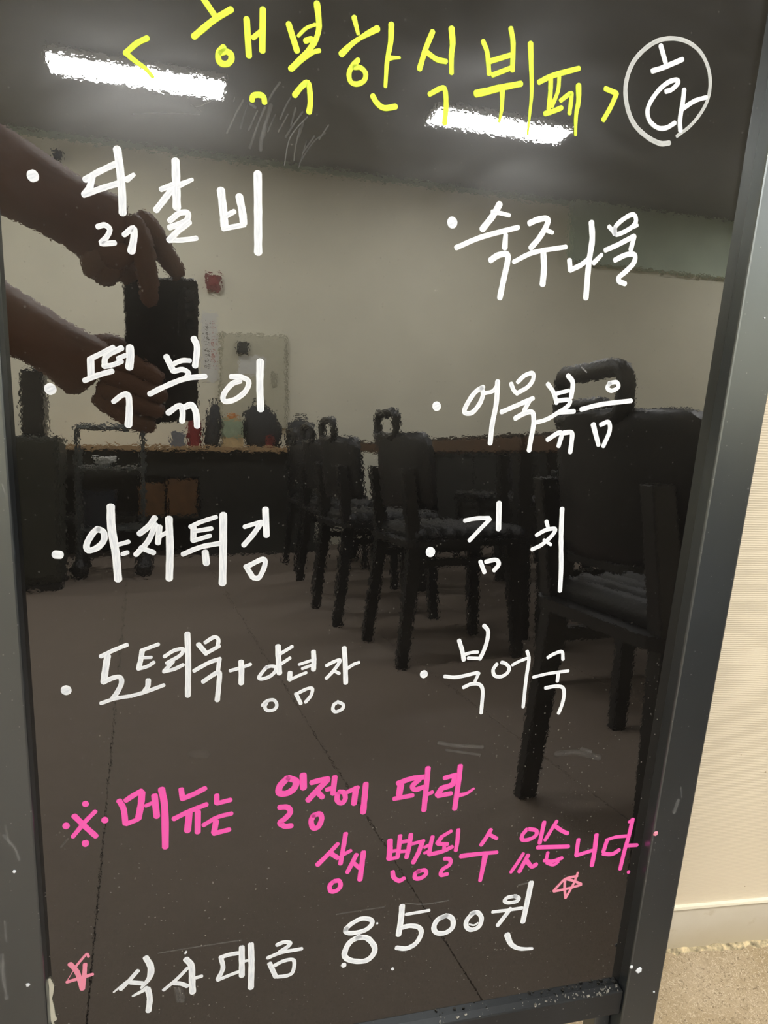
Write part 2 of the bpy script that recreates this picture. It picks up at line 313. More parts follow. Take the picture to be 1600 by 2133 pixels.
# ------------------------------------------------------------------ handwriting: stroke widths and centre lines, in 0.1 mm on the board
LINES = [
 ('heading', 'yellow-green handwritten Korean heading 행복한식뷔페', 'yellow', [
  ('<', [([25],[-183,1177,-229,1150,-277,1106]),([26,17],[-280,1105,-239,1077,-195,1052,-163,1021])]),
  ('행', [([29],[66,1370,116,1309]),([29],[190,1344,111,1289,22,1210]),([29],[157,1184,134,1158,134,1128,149,1115,174,1117,191,1135,190,1158,168,1168,144,1159]),([30],[261,1314,273,1163]),([31],[335,1364,335,1192]),([24],[292,1241,325,1271]),([27],[290,976,294,995,320,1003,343,998,349,973])]),
  ('복', [([29],[456,1321,499,1213]),([32,23],[587,1424,597,1365,599,1315,583,1262,561,1228]),([17],[503,1277,539,1314,581,1335]),([26],[537,1260,566,1272,574,1258,556,1225,522,1188,469,1132]),([22],[605,1228,571,1214,520,1174,475,1130]),([28],[492,1021,523,1061,554,1083,566,1042,569,995,564,955])]),
  ('한', [([27,19],[768,1391,791,1325]),([33,21,32],[885,1359,824,1322,767,1281,713,1227]),([25],[797,1212,767,1180,754,1144,766,1111,799,1107,831,1127,836,1159,810,1180,778,1178]),([31,19],[953,1386,954,1311,941,1220,939,1113]),([27,13],[943,1236,967,1243,1004,1248]),([29],[877,1063,900,1034,938,1016,996,1029])]),
  ('식', [([28],[1164,1383,1135,1308,1108,1212]),([27],[1143,1288,1195,1265,1242,1262]),([34,24],[1260,1409,1271,1347,1269,1293,1276,1214]),([25,28],[1168,1105,1233,1142,1251,1123,1260,1053,1258,983])]),
  ('뷔', [([26],[1430,1376,1457,1328,1476,1235]),([28],[1572,1452,1591,1389,1600,1267]),([26],[1473,1291,1580,1333]),([25],[1495,1232,1593,1277]),([38,30],[1415,1137,1474,1155,1537,1177,1653,1211]),([30,13],[1554,1176,1560,1087,1553,1024]),([32,11],[1686,1399,1700,1305,1717,1184,1718,1083,1717,980])]),
  ('페', [([27],[1752,1230,1828,1271,1968,1321]),([27],[1816,1258,1822,1185,1822,1112]),([22],[1863,1269,1863,1202,1839,1128]),([26],[1803,1088,1842,1102,1893,1126]),([24],[1884,1159,1936,1200,1943,1183,1942,1105]),([33,16],[1977,1241,1986,1170,1981,1101,1990,1006])]),
  ('>', [([27],[2134,1246,2200,1232]),([27],[2203,1230,2178,1164,2143,1096])]),
 ]),
 ('circled_mark', 'thin white hand-drawn circle around one syllable', 'white', [
  ('화', [([28,18],[2557,1026,2502,1018,2423,1040,2342,1085,2289,1147,2257,1225,2251,1299,2274,1382,2328,1452,2405,1507,2496,1530,2585,1525,2666,1490,2726,1428,2757,1355,2759,1272,2728,1197,2672,1124,2599,1065]),([27],[2427,1487,2468,1413]),([27],[2397,1362,2455,1385,2567,1439]),([25],[2494,1275,2530,1290,2561,1325,2548,1338,2502,1321,2451,1277,2410,1214,2399,1165,2421,1121,2474,1094,2526,1099,2575,1129]),([27],[2604,1296,2606,1242,2604,1147,2616,1094]),([27,22],[2612,1205,2680,1251,2747,1276])]),
 ]),
 ('dish_name', 'white handwritten dish name 닭갈비', 'white', [
  ('bullet', [([55],[-702,545,-695,548])]),
  ('닭', [([28],[-474,552,-408,594,-325,639]),([31],[-442,567,-456,517,-480,487]),([28],[-482,485,-395,523,-327,549]),([37],[-328,698,-318,612,-312,510,-312,420]),([28,20],[-289,569,-257,594]),([26],[-426,349,-394,359,-372,340,-388,305,-413,275,-352,282]),([25,38],[-308,322,-265,356,-264,311,-277,250])]),
  ('갈', [([39],[-66,673,-64,562,-63,466]),([26],[-134,541,-79,567]),([31],[-88,541,-123,493,-159,446]),([29,19],[-52,566,10,598]),([28],[-97,403,-50,441,-11,444,-23,407,-98,372]),([30],[-5,404,-55,362,-101,314]),([25],[-101,314,-39,319,28,333])]),
  ('비', [([39],[145,563,157,468,163,399]),([38],[233,542,248,476,255,422]),([26],[173,450,209,471]),([26],[157,387,259,414]),([41],[321,653,325,482,328,289])]),
 ]),
 ('dish_name', 'white handwritten dish name 숙주나물', 'white', [
  ('bullet', [([59],[1334,512,1342,515])]),
  ('숙', [([36],[1595,627,1564,568,1509,494]),([23],[1556,586,1608,582,1655,576]),([28],[1370,390,1507,454,1712,520]),([27,34],[1645,477,1646,411]),([34],[1571,341,1614,370,1661,378,1670,345,1657,251,1644,150])]),
  ('주', [([32],[1776,546,1824,569,1876,578,1880,548,1843,477,1798,421]),([24],[1877,519,1916,510]),([26],[1706,342,1820,400,2006,442]),([37],[1876,398,1889,322,1890,237])]),
  ('나', [([30],[2037,375,2049,323]),([29],[2049,323,2106,352,2147,384]),([35],[2144,580,2161,488,2157,369,2164,181]),([30,22],[2187,371,2230,418])]),
  ('물', [([26],[2254,568,2288,543]),([26],[2292,533,2296,574,2347,621,2397,643,2416,606,2380,565,2307,531,2290,561]),([22],[2384,569,2427,589]),([28],[2249,443,2319,476,2417,531]),([28],[2418,529,2407,458]),([30],[2316,395,2381,428,2435,432,2437,389,2394,340,2355,305,2360,284,2398,273])]),
 ]),
 ('dish_name', 'white handwritten dish name 떡볶이', 'white', [
  ('bullet', [([59],[-677,-425,-670,-421])]),
  ('떡', [([26],[-374,-209,-431,-241,-488,-272]),([34],[-482,-274,-483,-358]),([27],[-514,-376,-449,-347,-383,-325]),([29],[-335,-210,-407,-252,-419,-302]),([25],[-419,-304,-376,-293,-337,-275]),([23],[-354,-261,-318,-245]),([39],[-296,-206,-296,-259,-302,-303]),([25,38],[-382,-477,-338,-442,-310,-445,-308,-521,-314,-593])]),
  ('볶', [([30],[-123,-242,-89,-313]),([32],[12,-147,28,-192,18,-283]),([25],[-85,-276,-45,-259,-8,-258]),([26],[-86,-315,-45,-304,-14,-322,-34,-351]),([28],[-207,-433,-127,-390,-31,-349,68,-334]),([30],[-118,-527,-77,-495,-54,-491,-46,-529,-50,-568]),([33],[-32,-494,-2,-483,20,-520,26,-592])]),
  ('이', [([28],[198,-331,248,-331,288,-353,272,-404,218,-448,165,-459,161,-423,202,-369,244,-352]),([38],[346,-247,346,-370,352,-496])]),
 ]),
 ('dish_name', 'white handwritten dish name 어묵볶음', 'white', [
  ('bullet', [([54],[1323,-455,1329,-452])]),
  ('어', [([28],[1593,-338,1546,-370,1503,-441,1494,-484,1540,-483,1581,-431,1596,-376,1581,-342]),([23],[1604,-372,1653,-359,1675,-327]),([31],[1677,-304,1681,-428,1668,-547,1666,-657])]),
  ('묵', [([26],[1760,-313,1781,-351,1805,-368]),([26],[1800,-303,1838,-265,1886,-250,1892,-288,1864,-329,1810,-362]),([28],[1717,-476,1805,-437,1904,-392]),([28],[1884,-408,1857,-463]),([30],[1806,-510,1862,-479,1911,-474,1925,-541,1918,-631,1914,-696])]),
  ('볶', [([27],[1987,-307,2030,-355,2056,-414]),([30],[2109,-255,2145,-295,2145,-377]),([24],[2044,-362,2123,-341]),([26],[2053,-402,2136,-395,2132,-428,2075,-469,2005,-511,1935,-532]),([28],[2075,-469,2174,-460]),([28],[2024,-631,2090,-589,2112,-599,2100,-667]),([30],[2125,-588,2176,-587,2182,-643,2181,-703])]),
  ('음', [([26],[2378,-291,2427,-282,2443,-311,2402,-333,2371,-316,2385,-289]),([28],[2219,-448,2350,-414,2541,-388]),([34,27],[2310,-535,2362,-657]),([28],[2360,-535,2409,-519,2424,-572,2395,-663])]),
 ]),
 ('dish_name', 'white handwritten dish name 야채튀김', 'white', [
  ('bullet', [([47],[-692,-1277,-671,-1279])]),
  ('야', [([33],[-480,-1140,-507,-1166,-538,-1223,-532,-1258,-487,-1244,-453,-1204,-453,-1159,-476,-1144]),([42],[-413,-1021,-413,-1135,-396,-1284,-389,-1423]),([24],[-379,-1228,-330,-1214]),([24],[-363,-1282,-337,-1273])]),
  ('채', [([33],[-194,-1084,-225,-1129,-274,-1171]),([30],[-192,-1121,-231,-1212,-295,-1286]),([28],[-270,-1249,-203,-1278]),([32],[-172,-1134,-181,-1223]),([23],[-177,-1192,-134,-1164]),([40],[-123,-1089,-120,-1248,-126,-1427])]),
  ('튀', [([25],[-13,-1136,49,-1107,122,-1083]),([33],[4,-1142,2,-1212]),([25],[10,-1161,98,-1147]),([25],[0,-1215,90,-1188]),([28],[-53,-1290,41,-1251,140,-1232]),([38],[64,-1281,71,-1344]),([41],[160,-1071,160,-1253,157,-1464])]),
  ('김', [([25],[274,-1140,363,-1113]),([30],[366,-1115,322,-1183,271,-1245]),([37],[386,-1041,394,-1190]),([31],[284,-1367,321,-1432]),([29],[298,-1365,377,-1328,388,-1363,358,-1435,326,-1437])]),
 ]),
 ('dish_name', 'white handwritten dish name 김치', 'white', [
  ('bullet', [([62],[1350,-1310,1357,-1307])]),
  ('김', [([26],[1551,-1119,1623,-1106,1703,-1105]),([26],[1709,-1112,1656,-1169,1591,-1242]),([33],[1757,-1012,1770,-1174]),([28],[1673,-1375,1706,-1444]),([28],[1709,-1377,1772,-1367,1794,-1396,1767,-1434])]),
  ('치', [([26],[2077,-1129,2091,-1162]),([26],[2022,-1216,2080,-1184,2141,-1178,2126,-1219,2063,-1278,2003,-1306]),([21],[2075,-1247,2125,-1278]),([31],[2172,-1051,2187,-1227,2213,-1431,2224,-1581])]),
 ]),
 ('dish_name', 'white handwritten dish name 도토리묵+양념장', 'white', [
  ('bullet', [([58],[-680,-2056,-673,-2053])]),
  ('도', [([24],[-492,-1865,-429,-1834,-355,-1804]),([36],[-457,-1865,-470,-1939,-482,-2018]),([28],[-484,-2021,-434,-1998,-397,-1996,-390,-2032,-415,-2088,-438,-2120]),([22],[-501,-2147,-426,-2124,-351,-2115])]),
  ('토', [([22],[-273,-1840,-190,-1810]),([28],[-276,-1842,-284,-1893,-298,-1949]),([19],[-290,-1885,-229,-1886]),([21],[-300,-1952,-250,-1939,-216,-1917]),([29],[-248,-2023,-252,-2063,-269,-2090]),([22],[-342,-2115,-259,-2093,-165,-2060])]),
  ('리', [([22],[-159,-1886,-107,-1853,-58,-1846,-75,-1884,-147,-1926]),([24],[-114,-1920,-162,-1975]),([22],[-164,-1977,-109,-1966,-59,-1942]),([33],[-34,-1755,-31,-1916,-35,-2135])]),
  ('묵', [([28],[25,-1822,68,-1881]),([23],[63,-1813,112,-1783,135,-1801,129,-1844]),([21],[66,-1881,140,-1839]),([24],[1,-1983,82,-1938,144,-1918]),([24],[141,-1921,132,-1997]),([26,31],[50,-2054,115,-2009,141,-2005,139,-2061,129,-2176])]),
  ('+', [([21],[201,-1996,256,-1982,316,-1963]),([33],[262,-1943,265,-2009,264,-2079])]),
  ('양', [([22],[410,-1986,388,-2012,366,-2047,378,-2061,422,-2050,455,-2022,463,-1992,437,-1982,410,-1986]),([33],[471,-1859,475,-1932,483,-2030]),([20],[483,-1909,554,-1865]),([20],[488,-1974,543,-1937]),([20],[387,-2230,413,-2204,453,-2201,472,-2234,457,-2263,420,-2267,402,-2244,414,-2214])]),
  ('념', [([30],[545,-2031,544,-2074]),([19],[543,-2079,590,-2056,640,-2037]),([18],[597,-1982,670,-1960]),([18],[616,-2010,671,-1991]),([30],[679,-1905,684,-1969,683,-2020]),([23],[583,-2169,614,-2236]),([21],[600,-2165,650,-2142,680,-2144,674,-2187,642,-2230])]),
  ('장', [([22],[760,-1999,805,-1977,839,-1968,830,-1997,796,-2045,762,-2082]),([20],[806,-2036,839,-2056]),([30],[862,-1892,872,-1987,881,-2120]),([20],[888,-2026,922,-2003,956,-1991]),([21],[836,-2242,870,-2262,869,-2290,830,-2309,810,-2293,814,-2261,827,-2251])]),
 ]),
 ('dish_name', 'white handwritten dish name 북어국', 'white', [
  ('bullet', [([54],[1367,-2098,1373,-2095])]),
  ('북', [([28],[1581,-1883,1608,-1955,1623,-2016]),([27],[1736,-1792,1766,-1830,1766,-1900,1748,-1970,1729,-2015]),([21],[1625,-1980,1671,-1969,1711,-1969]),([20],[1650,-2005,1722,-2012]),([23],[1506,-2120,1588,-2131,1722,-2109]),([22],[1732,-2113,1711,-2167]),([25],[1638,-2205,1691,-2185,1746,-2194,1770,-2238,1773,-2312,1774,-2394])]),
  ('어', [([24],[1848,-2058,1827,-2097,1842,-2138,1885,-2148,1926,-2125,1935,-2089,1905,-2058,1879,-2049]),([21],[1955,-2072,1997,-2050,2049,-2032]),([24],[2046,-1982,2065,-2039,2061,-2171,2062,-2374])]),
  ('국', [([24],[2196,-2035,2234,-2014,2290,-2000,2305,-2054]),([21],[2110,-2167,2220,-2148,2353,-2139]),([24],[2284,-2150,2284,-2207]),([25],[2205,-2250,2277,-2243,2329,-2257,2345,-2311,2339,-2379,2322,-2441])]),
 ]),
 ('notice', 'pink handwritten notice, first line 메뉴는 일정에 따라', 'pink', [
  ('※', [([40],[-609,-2777,-605,-2775]),([43],[-719,-2908,-714,-2907]),([42],[-509,-2897,-504,-2895]),([38],[-619,-3030,-618,-3045]),([33],[-671,-2847,-616,-2924,-560,-2997]),([27],[-557,-2831,-615,-2894,-683,-2983])]),
  ('메', [([34],[-425,-2777,-402,-2837,-395,-2934]),([33],[-387,-2779,-346,-2751,-301,-2727]),([39],[-298,-2739,-307,-2825,-323,-2908]),([29],[-389,-2937,-328,-2915]),([25],[-278,-2827,-240,-2812]),([39],[-229,-2766,-219,-2906]),([41],[-189,-2728,-173,-2857,-174,-3124])]),
  ('뉴', [([34],[-78,-2741,-72,-2803]),([33],[-72,-2806,-3,-2780,58,-2750]),([32],[-122,-2936,-37,-2897,66,-2860]),([40],[-34,-2909,-45,-3028]),([38],[16,-2907,14,-3044])]),
  ('는', [([32],[126,-2805,126,-2858]),([31],[129,-2860,206,-2846]),([29],[49,-3001,129,-2957,213,-2941]),([35],[122,-2984,110,-3062]),([31],[110,-3068,200,-3052])]),
  ('일', [([43],[546,-2735,503,-2783,498,-2830,540,-2841,588,-2813,599,-2761,554,-2735]),([45],[642,-2723,647,-2813]),([37],[503,-2933,551,-2939,570,-2977,536,-3020,508,-3043,537,-3072,578,-3074])]),
  ('정', [([37],[697,-2782,758,-2770,798,-2767]),([40],[792,-2778,736,-2837,679,-2903]),([37],[728,-2844,767,-2892]),([31],[794,-2842,825,-2834]),([36],[840,-2758,833,-2874]),([36],[717,-3017,754,-3011,768,-3049,749,-3102,717,-3108,702,-3060,713,-3021])]),
  ('에', [([34],[874,-2867,904,-2877,913,-2924,890,-2951,862,-2927,862,-2880]),([31],[929,-2873,991,-2849]),([40],[979,-2852,971,-2962]),([38,42],[1041,-2829,1038,-2929,1034,-3032])]),
  ('따', [([37],[1253,-2848,1339,-2824,1425,-2821]),([44],[1272,-2862,1265,-2931]),([32],[1234,-2959,1355,-2948]),([36],[1393,-2837,1350,-2878,1371,-2908,1422,-2896]),([38],[1445,-2759,1444,-2869,1440,-3066]),([27],[1455,-2953,1488,-2939])]),
  ('라', [([34],[1565,-2844,1638,-2829]),([40],[1635,-2844,1620,-2898,1552,-2918]),([42],[1551,-2918,1525,-2964]),([35],[1530,-2972,1616,-2964]),([38],[1665,-2767,1662,-2893,1653,-3082]),([31,15],[1674,-2985,1728,-2975,1774,-2945])]),
 ]),
 ('notice', 'pink handwritten notice, second line 상시 변경될 수 있습니다', 'pink', [
  ('상', [([29,36],[879,-3247,817,-3319,755,-3384]),([33],[836,-3312,883,-3352]),([32],[927,-3177,917,-3276,903,-3398]),([25],[923,-3330,966,-3309]),([31],[867,-3526,899,-3529,910,-3570,885,-3602,848,-3600,838,-3559,857,-3533])]),
  ('시', [([32],[1005,-3345,976,-3415,952,-3470]),([30],[991,-3407,1029,-3450]),([37],[1051,-3334,1045,-3433,1038,-3540])]),
  ('변', [([39],[1224,-3269,1228,-3336,1226,-3406]),([32],[1291,-3242,1289,-3328,1284,-3403]),([26],[1232,-3353,1280,-3351]),([26],[1228,-3410,1285,-3406]),([26],[1296,-3291,1351,-3288]),([24],[1304,-3363,1350,-3365]),([33],[1364,-3243,1359,-3329,1346,-3414]),([32],[1257,-3513,1268,-3558,1306,-3591,1338,-3577])]),
  ('경', [([27],[1380,-3315,1456,-3303]),([34],[1448,-3307,1426,-3388,1395,-3461]),([23],[1465,-3354,1503,-3336]),([23],[1468,-3398,1501,-3386]),([31],[1515,-3280,1505,-3349,1502,-3412]),([30],[1429,-3538,1478,-3533,1490,-3566,1455,-3593,1416,-3587,1415,-3551,1440,-3532])]),
  ('될', [([26],[1642,-3253,1572,-3292]),([32],[1578,-3292,1553,-3335]),([29],[1559,-3340,1624,-3351]),([31],[1505,-3414,1592,-3403,1659,-3377]),([28],[1604,-3359,1603,-3395]),([31],[1692,-3249,1693,-3333,1688,-3407]),([30],[1614,-3463,1651,-3473,1655,-3514,1604,-3549,1599,-3590,1642,-3589])]),
  ('수', [([32],[1927,-3280,1898,-3339,1868,-3390]),([28],[1927,-3321,1976,-3354]),([37,28],[1730,-3460,1849,-3460,1989,-3466]),([43,29],[1906,-3468,1896,-3587,1887,-3677])]),
  ('있', [([31],[2193,-3312,2164,-3356,2171,-3393,2221,-3395,2267,-3370,2265,-3331,2207,-3311]),([33],[2318,-3271,2310,-3356,2303,-3434]),([27],[2188,-3505,2151,-3576,2111,-3643]),([33],[2226,-3523,2201,-3583,2174,-3648]),([33],[2222,-3568,2264,-3620,2297,-3607])]),
  ('습', [([29],[2412,-3275,2377,-3346,2342,-3416]),([31],[2405,-3313,2460,-3357,2508,-3385]),([32],[2292,-3469,2528,-3495]),([26],[2375,-3522,2370,-3578]),([28],[2355,-3584,2417,-3600,2490,-3583]),([24],[2376,-3607,2430,-3631,2464,-3611])]),
  ('니', [([32],[2601,-3448,2600,-3512,2601,-3574]),([30],[2600,-3579,2719,-3555]),([36],[2738,-3428,2742,-3552,2738,-3679])]),
  ('다', [([27],[2824,-3483,2896,-3468,2981,-3470]),([33],[2830,-3486,2814,-3577]),([33],[2816,-3594,2888,-3607,2940,-3581]),([23],[2986,-3354,3013,-3334]),([33],[3012,-3336,3002,-3468,2984,-3606,2973,-3744]),([29],[2987,-3551,3081,-3559]),([30],[3046,-3784,3049,-3783])]),
 ]),
 ('price', 'white handwritten price line 식사대금 8500원', 'white', [
  ('식', [([27],[-352,-3998,-404,-4061,-456,-4119]),([20,10],[-400,-4057,-436,-4080,-499,-4133]),([29],[-397,-4078,-328,-4099]),([38,43,17],[-303,-3908,-275,-3985,-285,-4065,-335,-4131]),([12,33],[-388,-4185,-336,-4161,-302,-4141]),([37],[-296,-4149,-286,-4229,-296,-4320])]),
  ('사', [([23],[-54,-4036,-120,-4108,-201,-4177]),([30],[-144,-4134,-96,-4149,-58,-4175]),([41],[-62,-3966,-30,-4023,-27,-4126,-24,-4231]),([23],[-2,-4121,33,-4115]),([12],[-67,-3919,-60,-3907])]),
  ('대', [([30],[150,-3993,199,-3981,272,-3979]),([30],[154,-4001,165,-4081,133,-4160]),([23],[133,-4167,208,-4142,271,-4125]),([38],[283,-3938,284,-4052,285,-4162]),([18],[301,-4050,333,-4046]),([40],[340,-3926,346,-4085,344,-4269])]),
  ('금', [([29],[509,-3961,552,-3948,593,-3962,574,-3990,526,-4020]),([26],[450,-4052,536,-4027,670,-4021]),([33],[463,-4100,504,-4213]),([26],[495,-4122,555,-4096,620,-4103,618,-4191,584,-4219,516,-4217])]),
  ('8', [([34],[960,-3920,994,-3883,1064,-3851,1129,-3872,1135,-3913,1087,-3951,1007,-3957,963,-3941,964,-3907]),([40],[1045,-4000,1109,-4015,1163,-4090,1162,-4155,1109,-4201,1017,-4184,964,-4139,969,-4075,1001,-4022,1058,-3995]),([38],[957,-4209,962,-4208]),([15],[1173,-3907,1175,-3907]),([22],[1304,-4307,1306,-4306])]),
  ('5', [([41],[1340,-3797,1340,-3895,1330,-4028]),([23],[1373,-3869,1459,-3867,1535,-3864]),([36],[1345,-3973,1410,-3968,1475,-3996,1491,-4051,1458,-4122,1394,-4152,1324,-4134])]),
  ('0', [([38],[1662,-3928,1602,-3953,1580,-4012,1605,-4061,1668,-4072,1716,-4036,1713,-3970,1671,-3932,1624,-3940])]),
  ('0', [([35],[1865,-3937,1821,-3988,1818,-4043,1858,-4080,1915,-4062,1927,-3995,1893,-3942,1846,-3943]),([12],[1839,-4030,1875,-4044,1903,-4030])]),
  ('원', [([29],[2172,-3851,2112,-3852,2087,-3876,2117,-3898,2177,-3897,2196,-3871,2156,-3848]),([25],[2006,-3956,2113,-3960,2229,-3960]),([33],[2140,-3952,2099,-4014,2057,-4076]),([41],[2276,-3755,2266,-3886,2249,-4078]),([47,21],[2137,-4172,2180,-4263,2252,-4313,2349,-4330])]),
 ]),
 ('star', 'pale pink hand-drawn star beside the won price', 'pale_pink', [
  ('star', [([19],[2633,-3726,2612,-3814,2565,-3927]),([21],[2562,-3928,2545,-3844,2538,-3774]),([19],[2537,-3764,2599,-3787,2672,-3826]),([19],[2673,-3834,2579,-3849,2463,-3858]),([19],[2459,-3853,2498,-3806,2544,-3763,2632,-3754])]),
 ]),
 ('star', 'pale pink hand-drawn star at the left of the price line', 'pale_pink', [
  ('star', [([31],[-739,-3873,-702,-3941,-678,-4070]),([26],[-655,-3889,-662,-3966,-675,-4071]),([21],[-762,-4002,-691,-3988,-615,-3973]),([16],[-633,-3837,-642,-3816,-672,-3849,-707,-3895]),([5],[-713,-3906,-757,-3984])]),
 ]),
]
SMEARS = [(0.2,[9],[268,953,236,847]),(0.22,[10],[316,931,276,845]),(0.2,[21],[379,965,344,824]),(0.2,[8],[402,927,366,847]),(0.25,[9],[462,934,418,853]),(0.25,[10],[499,966,478,887]),(0.2,[14],[538,908,517,843]),(0.25,[9],[594,851,542,775]),(0.3,[8],[662,908,618,840]),(0.2,[6],[556,826,521,702]),(0.35,[10],[248,971,213,906,173,820]),(0.3,[13],[351,952,317,870,281,766]),(0.5,[7],[557,934,492,861,465,802,450,706]),(0.25,[12],[533,952,489,889,453,833]),(0.3,[8],[520,878,503,796,497,732]),(0.25,[11],[421,1069,392,1028,364,977]),(0.25,[9],[475,1011,450,967,425,909]),(0.3,[21],[350,873,336,810,333,764]),(0.2,[14],[372,924,350,873]),(0.2,[8],[648,871,587,822,525,724]),(0.5,[5],[209,980,204,962]),(0.25,[7],[316,935,291,881]),(0.4,[16],[282,958,305,947]),(0.35,[5],[6,925,39,919,89,945,161,971]),(0.3,[6],[-160,956,-117,964,-69,966]),(0.25,[4],[12,926,56,900]),(0.2,[6],[-253,855,-108,876,44,886]),(0.25,[29],[1507,-2583,1623,-2615,1806,-2643]),(0.2,[20],[1560,-2640,1795,-2698]),(0.12,[49],[2348,-2745,2490,-2748,2671,-2807]),(0.2,[35],[2530,-2727,2599,-2755]),(0.8,[11],[2191,-205,2225,-231]),(0.4,[12],[1360,-3776,1492,-3808,1671,-3806]),(0.2,[13],[893,-3788,1034,-3785,1214,-3784]),(0.3,[12],[-228,-3889,-37,-3884,281,-3882]),(0.25,[54],[-105,-4193,-89,-4280]),(0.25,[27],[-129,-4178,-114,-4285]),(0.4,[19],[2688,-3536,2703,-3566]),(0.2,[16],[-711,-2996,-750,-3044]),(0.05,[51],[-15,-2512,67,-2526]),(0.35,[16],[2182,-3762,2271,-3749])]
FRAME_SMEARS = [(0.35,[24],[-1018,-2855,-970,-2938,-950,-3019]),(0.2,[19],[-1005,-2795,-993,-2920]),(0.4,[35],[-1079,-3647,-1080,-3816,-1073,-3949]),(0.25,[23],[-1049,-3420,-1048,-3552]),(0.3,[18],[-897,-884,-886,-932]),(0.3,[47],[3264,-3230,3277,-3146]),(0.2,[19],[3303,-3118,3281,-3039])]
FRAME_MARKS = [('w',3126,-4542,15),('w',3197,-4587,26),('w',3362,-4820,8),('p',3141,-3393,20),('w',-979,-3093,10),('w',-955,-3879,12),('g',3286,134,6)]

# ------------------------------------------------------------------ the room
X0, X1, YW, YB, ZC = -2.2, 5.6, 0.4975, -4.4, 2.6
def struct(o): o['kind'] = 'structure'; return o
fl = struct(MB().box(X0, X1, YB, YW, -0.08, -0.003).build('floor', 'seam'))
SEAM, PITCH = -0.115, 0.438
strip_mesh = None
k = -5
while SEAM + PITCH * k < X1:
    xa, xb = SEAM + PITCH * k, SEAM + PITCH * (k + 1)
    if strip_mesh is None:
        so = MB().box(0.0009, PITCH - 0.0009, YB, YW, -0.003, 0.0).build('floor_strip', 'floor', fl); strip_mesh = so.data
    else:
        so = bpy.data.objects.new('floor_strip', strip_mesh); COL.objects.link(so); so.parent = fl
    so.location = (xa, 0, 0); k += 1
struct(MB().box(X0 - .1, X1 + .3, YB - .1, YW + .1, ZC, ZC + 0.1).build('ceiling', 'ceiling'))
struct(MB().box(X0 - .1, X1 + .3, YW, YW + 0.1, -0.08, ZC).build('wall_front', 'base'))
struct(MB().box(X0 - .1, X1 + .3, YB - 0.1, YB, -0.08, ZC).build('wall_back', 'wall'))
struct(MB().box(X0 - 0.1, X0, YB, YW, -0.08, ZC).build('wall_left', 'wall'))
struct(MB().box(X1 + 0.2, X1 + 0.3, YB, YW, -0.08, ZC).build('wall_right', 'wall'))
clad = struct(MB().box(X0, X1 + .2, YW - 0.010, YW, 0.0895, ZC).build('trim_1', 'clad'))
clad['label'] = 'ribbed beige cladding sheet covering the wall above the baseboard'
MB().box(X0, X1 + .2, YW - 0.0135, YW - 0.0001, 0.0872, 0.0912).build('edge_strip', 'lip', clad)
# crumbly bead of sealant where the baseboard meets the floor
bead = MB(); rnd = random.Random(3); rings = []
A = [.0025 + rnd.random() * .0055 for _ in range(200)]; H = [.0006 + rnd.random() ** 2 * .0032 for _ in range(200)]
for i in range(500):
    q = i / 3.3; k, f = int(q), q - int(q); f = f * f * (3 - 2 * f)
    x = 0.25 + i * 0.0019; a = A[k] * (1 - f) + A[k + 1] * f; h = H[k] * (1 - f) + H[k + 1] * f
    rings.append([(x, YW, 0), (x, YW, h + .001), (x, YW - a * .5, h), (x, YW - a, 0)])
bead.loft(rings)
bo = struct(bead.build('baseboard_front', 'seal')); bo['label'] = 'crumbling cream bead of sealant along the foot of the wall'
struct(MB().box(3.12, X1 + .2, YB, YB + 0.06, 2.14, ZC).build('trim_2', 'soffit'))
struct(MB().box(X0, 3.12, YB, YB + 0.02, ZC - 0.035, ZC).build('trim_3', 'soffit'))

def ceiling_lamp(x, y, label, group=None):
    t = thing('ceiling_light', label, 'lamp', (x, y, ZC), (0, 0, 0), group)
    MB().box(-0.435, 0.435, -0.11, 0.11, -0.036, 0.0).build('housing', 'housing', t, bevel=0.004)
    MB().box(-0.425, 0.425, -0.10, 0.10, -0.0372, -0.0362).build('diffuser', 'lamp', t)
    return t
ceiling_lamp(-0.025, -3.42, 'lit rectangular ceiling light reflected behind the left bracket of the heading')
ceiling_lamp(1.99, -3.32, 'lit rectangular ceiling light reflected behind the right end of the heading')
for x, y, lab in ((-1.2, -1.05, 'added unseen ceiling light above and left of the menu board'), (0.75, -1.05, 'added unseen ceiling light straight above the nearest chair'), (2.7, -1.05, 'added unseen ceiling light above the bench, right of the menu board'),  # near row is out of view, put in to light wall and board
                  (-1.75, -3.42, 'added unseen ceiling light in the far left corner of the room'), (4.95, -3.3, 'added unseen ceiling light at the far right end of the room')):  # out-of-view pair added to brighten the back wall and the frame
    ceiling_lamp(x, y, lab)

# ------------------------------------------------------------------ the menu board
YAW, LEAN = math.radians(3.78), math.radians(10.5)
FX, FZ = 0.1128, -0.7191                    # board coordinates (metres from the foot of the camera's perpendicular) of the base point
foot = Vector((-0.0259, 0.3924, 0.7071)) + Vector((0.9978, 0.0659, 0)) * FX + Vector((-0.012, 0.1818, 0.9833)) * FZ
board = thing('menu_board', 'black framed glossy menu board with handwritten Korean dishes leaning on the beige wall', 'menu board', foot, (-LEAN, 0, YAW))
def bx(mb, x0, x1, z0, z1, y0, y1): return mb.box(x0 - FX, x1 - FX, y0, y1, z0 - FZ, z1 - FZ)
def P3(x, z, lift): return Vector((x - FX, -lift, z - FZ))
XL, XR, ZB, ZT = -0.0864, 0.3120, -0.4797, 0.2100
bx(MB(), XL - 0.004, XR + 0.004, ZB - 0.006, ZT + 0.006, 0.0, 0.006).build('writing_panel', 'panel', board)
def post(x0, x1, inner):
    mb = MB(); bx(mb, x0, x1, FZ + 0.001, ZT + 0.045, -0.010, 0.020)
    return mb.build('side_post', 'frame', board, bevel=0.0012)
